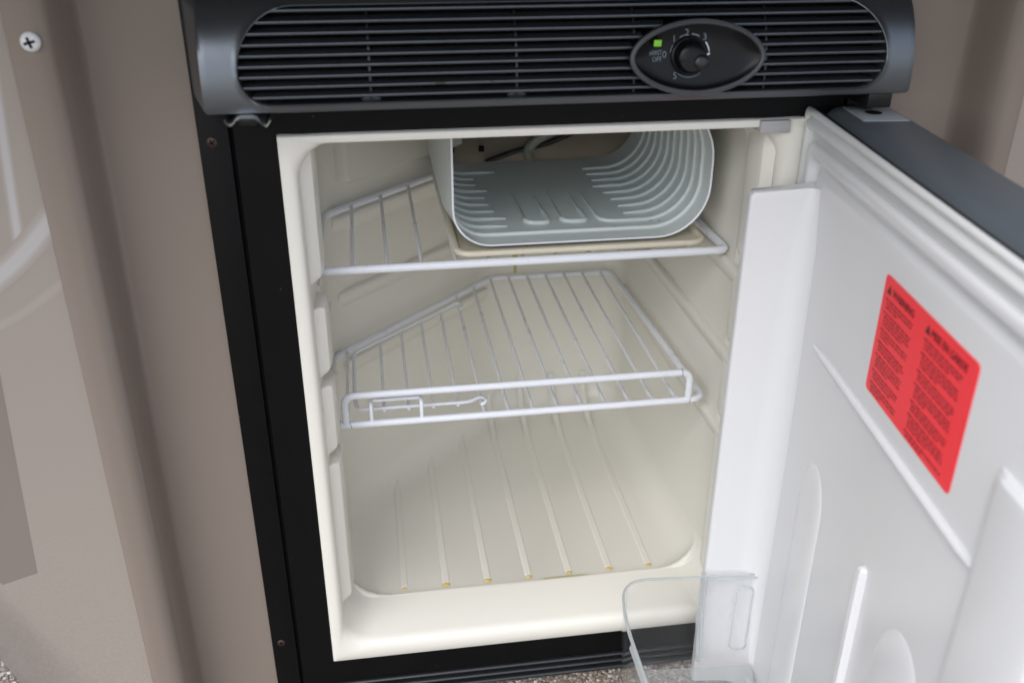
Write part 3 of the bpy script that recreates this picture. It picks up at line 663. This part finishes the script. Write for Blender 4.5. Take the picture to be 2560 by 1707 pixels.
# upright shelf wall beside the hinge, blended into the panel
def wall_profile(z, k):
    pts = [(0.0340, -0.003), (0.0370, 0.010), (0.0375, 0.0450)]
    for j in range(7):
        a = pi - pi / 2 * j / 6; pts.append((0.0405 + 0.0030 * cos(a), 0.0470 + 0.0030 * sin(a)))
    for j in range(7):
        a = pi / 2 - pi / 2 * j / 6; pts.append((0.0470 + 0.0030 * cos(a), 0.0470 + 0.0030 * sin(a)))
    R_ = 0.020 * k + 0.004
    for j in range(9):
        a = pi + pi / 2 * j / 8; pts.append((0.0500 + R_ + R_ * cos(a), R_ + R_ * sin(a) - 0.0003))
    return pts
q = MB(); rg = []
for z, k, sh in ((-0.0350, 1, 0), (0.25, 1, 0), (0.42, 0.7, 0), (0.4600, 0.25, 0), (0.4638, 0.2, 0.0006), (0.4658, 0.2, 0.0022)):
    pr_ = wall_profile(z, k); cs, cn = 0.0437, 0.022
    dropn = lambda n: -0.004 * max(0, n) / 0.05 if z > 0.4 else 0
    rg.append([D(s + (cs - s) * sh * 40 if s < 0.052 else s, n - (sh * 1.0 if n > 0.01 else 0), z + dropn(n)) for s, n in pr_])
q.loft(rg, closed=True, cap0=True, cap1=True); q.build('shelf_wall', M['doorwhite'], door, smooth=60)
# mouldings of the inner panel
def ridge(pts, r, name, m=M['doorwhite'], flat=0.6):
    q = MB(); n = len(pts); V = [D(*p) for p in pts]; q.tube(V, r, 10, rs=[r * min(1, 0.5 + 0.5 * min(i, n - 1 - i)) for i in range(n)]); return q.build(name, m, door, smooth=80)
ridge([(0.094 + (0.3555 - 0.094) * k / 12, 0.0008, 0.3558) for k in range(13)], 0.0030, 'shelf_rest')
q = MB(); rg = []
for z, i_ in ((-0.02, 0), (0.2575, 0), (0.2615, 0.0006), (0.2630, 0.0022)): rg.append([D(s, n, z) for s, n in ((0.2325 + i_, -0.001), (0.2328 + i_, 0.0026 - i_), (0.2345 + i_ * .5, 0.0046 - i_), (0.2392 - i_ * .5, 0.0046 - i_), (0.2412 - i_, 0.0026 - i_), (0.2415 - i_, -0.001))])
q.loft(rg, cap0=True, cap1=True); q.build('shelf_stop', M['doorwhite'], door, smooth=28)
q = MB(); rg = []
for z, i_ in ((-0.02, 0), (0.411, 0), (0.4170, 0.0010), (0.4195, 0.004)): rg.append([D(s, n, z) for s, n in ((0.3440 + i_ * .3, -0.0006), (0.3500 + i_ * .3, 0.0040 - i_ * .7), (0.3580, 0.0065 - i_), (0.4050, 0.0065 - i_), (0.4100 - i_, 0.005 - i_ * .7), (0.4110 - i_, -0.001))])
q.loft(rg, cap0=True, cap1=True); q.build('shelf_stop', M['doorwhite'], door, smooth=28)
def bottle_bulge(sc, ztop, w, name='bottle_recess'):
    q = MB(); rg = []
    n = 16
    for z, k in [(-0.02, 1.0)] + [(ztop - w * 1.7 * (1 - sin(pi / 2 * j / 8)), max(0.02, cos(pi / 2 * j / 8))) for j in range(9)]:
        rg.append([D(sc + w * k * cos(pi - pi * i / n) , -0.0008 + 0.0036 * k * sin(pi * i / n), z) for i in range(n + 1)])
    q.loft(rg, closed=False); q.build(name, M['doorwhite'], door, smooth=80)
bottle_bulge(0.1330, 0.2740, 0.024); bottle_bulge(0.3020, 0.2640, 0.034)
# hinge cover plate on top of the door
q = MB(); rg = []
for z, i_ in ((DZ1 - 0.001, 0), (DZ1 + 0.0004, 0), (DZ1 + 0.0009, 0.0006)):
    rg.append([D(s, n, z) for s, n in ((0.0085 + i_, -0.0250 - i_), (0.0520 - i_, -0.0250 - i_), (0.0520 - i_, -0.0590 + i_), (0.0085 + i_, -0.0590 + i_))])
q.loft(rg, cap1=True); q.build('hinge_plate', M['silver'], door)
q = MB(); q.add([D(0.0305 + 0.0062 * cos(k * pi / 10), -0.0405 + 0.0062 * sin(k * pi / 10), DZ1 + 0.0012) for k in range(20)], [tuple(range(20))]); q.build('hinge_hole', M['hole'], door)
# red warning sticker with two columns of print
STL, STR, SZT, SZB = 0.1872, 0.3090, 0.4552, 0.3738
q = MB(); rg = []
for h in (0.0001, 0.00045): rg.append([D(s, h, z) for s, z in rrect(STL, STR, SZB, SZT, 0.0035, 4)])
q.loft(rg, cap1=True); q.build('warning_sticker', M['red'], door)
SW, SH = STR - STL, SZT - SZB
def st(u, v, h=0.0006): return D(STL + SW * u, h, SZT - SH * v)
rnd = random.Random(11)
def column_print(u0, u1, v0, rows, pitch, name):
    q = MB(); v = v0
    for nrows, frac in rows:
        for r_ in range(nrows):
            end = u1 if (r_ < nrows - 1) else u0 + (u1 - u0) * frac
            end -= rnd.uniform(0, 0.06) * (u1 - u0); u = u0 + (0.015 if r_ else 0)
            while u < end:
                w = min(rnd.uniform(0.012, 0.055), end - u); q.add([st(u, v), st(u + w, v), st(u + w, v + pitch * 0.52), st(u, v + pitch * 0.52)], [(0, 1, 2, 3)]); u += w + 0.009
            v += pitch
        v += pitch * 0.55
    return tag(q.build(name, M['ink'], door), kind='stuff')
column_print(0.045, 0.375, 0.175, ((3, .5), (4, .8), (3, .4), (3, .9), (4, .6), (3, .8), (3, .5)), 0.0310, 'print_lines')
column_print(0.500, 0.900, 0.175, ((3, .7), (4, .5), (3, .9), (4, .4), (3, .8), (4, .6), (2, .5)), 0.0310, 'print_lines')
def st_text(body, u, v, size, sx, name='heading'):
    vs, fs = text_mesh(body, size); x0 = min(p[0] for p in vs); q = MB()
    q.add([D(STL + SW * u + (x - x0) * sx, 0.0006 + z, SZT - SH * v + y) for x, y, z in vs], fs); q.build(name, M['inkblack'], door)
st_text('WARNING', 0.105, 0.105, 0.0068, 0.95); st_text('MISE EN GARDE', 0.560, 0.105, 0.0068, 0.90)
for u in (0.040, 0.495):
    q = MB(); q.add([st(u, 0.135), st(u + 0.052, 0.135), st(u + 0.026, 0.065)], [(0, 1, 2)]); q.build('warning_triangle', M['inkblack'], door)

# ------------------------------------------------------------------ loose things inside
def rod(parent, name, pts, r, n=8, flare=False):
    q = MB()
    if flare:
        a, b = Vector(pts[0]), Vector(pts[-1]); L = (b - a).length
        ts = [0, 0.004 / L, 0.009 / L, 0.5, 1]; V = [a.lerp(b, t) for t in ts]; q.tube(V, r, n, rs=[r * 1.9, r * 1.35, r, r, r])
    else: q.tube(pts, r, n)
    return q.build(name, M['wire'], parent, smooth=60)
def frame_loop(P, z, r, parent, rad=0.014):
    q = MB(); V = smooth_path([((P[0][0] + P[1][0]) / 2, P[0][1], z)] + [(x, y, z) for x, y in P[1:]] + [(P[0][0], P[0][1], z), ((P[0][0] + P[1][0]) / 2 - 0.0001, P[0][1], z)], rad, 6)
    q.tube(V, r, 12); return q.build('frame', M['wire'], parent, smooth=60)
# upper shelf
ZU = 0.3745
us = thing('wire_shelf', 'upper white wire shelf carrying the cream drip tray under the freezer box', 'shelf', (0.19, 0.06, ZU), group='white wire shelves')
frame_loop([(0.0155, 0.060), (0.3735, 0.060), (0.3600, 0.380), (0.199, 0.380), (0.0165, 0.2005)], ZU, 0.0037, us, 0.010)
for i in range(11):
    x = 0.0449 + 0.0293 * i; y1 = min(0.380, x + 0.182); rod(us, 'rod', [(x, 0.060, ZU + 0.0005), (x - 0.0005, y1, ZU + 0.0005)], 0.0017, flare=True)
# lower shelf with its guard rail, folding corner flap and clip
ZM = 0.2228
ls = thing('wire_shelf', 'lower white wire shelf with a raised front guard rail and folding corner flap', 'shelf', (0.19, 0.06, ZM), group='white wire shelves')
frame_loop([(0.0150, 0.060), (0.3665, 0.060), (0.3535, 0.378), (0.2010, 0.378), (0.0150, 0.1945)], ZM, 0.0034, ls, 0.014)
for i in range(14):
    x = 0.0406 + 0.0230 * i; y1 = min(0.378, x + 0.177)
    if 1 <= i <= 4: rod(ls, 'rod', [(x, 0.0795, ZM + 0.0008), (x, y1 - 0.024, ZM + 0.0008)], 0.0015)
    elif i == 0: rod(ls, 'rod', [(0.0300, 0.060, ZM + 0.0006), (0.0290, 0.2060, ZM + 0.0006)], 0.0016, flare=True)
    else: rod(ls, 'rod', [(x, 0.060, ZM + 0.0006), (x - 0.0005, y1, ZM + 0.0006)], 0.0017, flare=True)
gr = smooth_path([(0.0285, 0.060, ZM), (0.0285, 0.060, 0.2530), (0.3510, 0.060, 0.2530), (0.3510, 0.060, ZM)], 0.010, 6)
rod(ls, 'guard_rail', gr, 0.0034, 12)
fl_ = smooth_path([(0.1530, 0.0700, ZM + 0.0050), (0.1580, 0.0720, ZM + 0.0066), (0.1590, 0.0780, ZM + 0.0068), (0.1535, 0.0835, ZM + 0.0062), (0.1440, 0.0800, ZM + 0.0034), (0.0390, 0.0800, ZM + 0.0034), (0.0365, 0.1000, ZM + 0.0034), (0.0360, 0.1960, ZM + 0.0030), (0.1420, 0.2930, ZM + 0.0034), (0.1535, 0.2990, ZM + 0.0060), (0.1585, 0.2920, ZM + 0.0058), (0.1560, 0.2850, ZM + 0.0046)], 0.006, 5)
rod(ls, 'folding_flap', fl_, 0.0018, 8)
cl = smooth_path([(0.0518, 0.060, ZM), (0.0518, 0.0605, 0.2405), (0.0518, 0.0700, 0.2410), (0.0975, 0.0700, 0.2410), (0.0975, 0.0605, 0.2405), (0.0975, 0.060, ZM)], 0.002, 4)
rod(ls, 'flap_clip', cl, 0.0019, 8)
for c_, d_, r_ in (((0.3425, 0.060, 0.2530), (1, 0, 0), 0.00352), ((0.3520, 0.060, ZM), (1, 0, 0), 0.00352), ((0.0330, 0.060, ZM), (1, 0, 0.25), 0.00352)):
    q = MB(); c_ = Vector(c_); d_ = Vector(d_).normalized(); q.tube([c_ - d_ * 0.00022, c_ + d_ * 0.00022], r_, 12); q.build('crack', M['crack'], ls)
# drip tray
tz = 0.3790
dt = thing('drip_tray', 'aged cream plastic drip tray on the upper wire shelf beneath the freezer box', 'tray', (0.24, 0.19, tz))
def tr(i_, r, z): return [(x, y, z) for x, y in rrect(0.1310 + i_, 0.3560 - i_, 0.0615 + i_, 0.322 - i_, r, 7)]
q = MB(); q.loft([tr(0.006, 0.010, tz), tr(0.002, 0.013, tz), tr(0.0003, 0.0145, tz + 0.0010), tr(0.0, 0.015, tz + 0.0030), tr(0.0005, 0.0145, tz + 0.0045), tr(0.0018, 0.0135, tz + 0.0052), tr(0.0045, 0.011, tz + 0.0052), tr(0.0060, 0.0095, tz + 0.0042), tr(0.0068, 0.009, tz + 0.0012), tr(0.008, 0.008, tz + 0.0010)], cap0=True, cap1=True)
q.build('pan', M['tray'], dt, smooth=60)
# clear bin on the door
bz0, bz1 = 0.002, 0.1030
bn = thing('door_bin', 'clear plastic bottle bin with rounded corner clipped low on the open door', 'bin', tuple(D(0.2, 0.06, 0)))
def upath(off):
    P_ = [(0.0560, 0.0035, 0), (0.0600 + off * 0.9, 0.1300 - off, 0), (0.112, 0.1345 - off, 0), (0.385, 0.1080 - off, 0), (0.390 - off, 0.0035, 0)]
    P_[0] = (0.0560 + off, 0.0035, 0)
    return [(v.x, v.y) for v in smooth_path([P_[0], P_[1], P_[2], P_[3], P_[4]], 0.042, 9)]
uo, ui = upath(0), upath(0.0018)
q = MB(); n = len(uo)
lp = uo + list(reversed(ui))
ctr = (0.22, 0.05)
def shr(pl, k): return [(ctr[0] + (s - ctr[0]) * k, ctr[1] * 0 + n_ * (k if n_ > 0.02 else 1)) for s, n_ in pl]
q.loft([[D(s, n_, z) for s, n_ in shr(lp, k)] for z, k in ((bz0, 0.93), (bz0 + 0.003, 0.955), (bz0 + 0.012, 0.968), (bz0 + 0.05, 0.985), (bz1, 1.0))], cap0=True, cap1=True)
q.build('bin_wall', M['clear'], bn, smooth=60)
q = MB(); fl2 = shr(upath(0.0020), 0.93); q.loft([[D(s, n_, z) for s, n_ in fl2] for z in (bz0 + 0.0004, bz0 + 0.0022)], cap0=True, cap1=True); q.build('bin_floor', M['clearfaint'], bn)
mid = upath(0.0009); V = [D(s, n_, bz1 + 0.0004) for s, n_ in mid]
rs_ = []
for s, n_ in mid: rs_.append(0.0008 if n_ < 0.1 else 0.0011 if s < 0.10 else 0.0016)
q = MB(); 
# resample densely so the rim can thicken on the front side
V2, R2 = [], []
for (a, ra), (b, rb) in zip(zip(V[:-1], rs_[:-1]), zip(V[1:], rs_[1:])):
    k = max(1, int((b - a).length / 0.01))
    for i in range(k): V2.append(a.lerp(b, i / k)); R2.append(ra + (rb - ra) * i / k)
V2.append(V[-1]); R2.append(rs_[-1])
q.tube(V2, 0.001, 8, rs=R2); q.build('rim', M['clearedge'], bn, smooth=80)
q = MB(); a = D(0.1370, 0.1318, bz1 - 0.0030); b = D(0.384, 0.1085, bz1 - 0.0030); q.tube([a, a.lerp(b, 0.01), a.lerp(b, 0.5), b], 0.002, 8, rs=[0.0012, 0.0026, 0.0026, 0.0026]); q.build('front_rail', M['clearedge'], bn)
# slot moulding and fillets of the end wall
sl_ = []
for nn_, z in rrect(0.0060, 0.0215, 0.014, 0.090, 0.006, 5): sl_.append(D(0.0590 + 0.03 * 0, nn_, z))
q = MB(); q.tube(sl_, 0.0010, 8, closed=True); q.build('slot_moulding', M['clearfaint'], bn, smooth=80)
q = MB(); q.tube([D(0.0600, 0.0040, 0.1020), D(0.0620, 0.0480, 0.1020)], 0.0009, 8); q.build('end_lip', M['clearedge'], bn)
q = MB(); q.loft([[D(s_, n_, z_) for s_, n_ in ((0.0535, 0.0515), (0.0575, 0.0515), (0.0575, 0.0555), (0.0535, 0.0555))] for z_ in (0.1055, 0.05)] + [[D(s_ + 0.006, n_ - 0.002, 0.004) for s_, n_ in ((0.0535, 0.0515), (0.0575, 0.0515), (0.0575, 0.0555), (0.0535, 0.0555))]], cap0=True, cap1=True)
q.build('end_flange', M['clearfaint'], bn)
q = MB(); q.tube([D(0.0585, 0.050, 0.1020), D(0.0595, 0.0495, 0.05), D(0.0640, 0.0480, 0.010)], 0.0007, 8); q.build('corner_bead', M['clearedge'], bn)
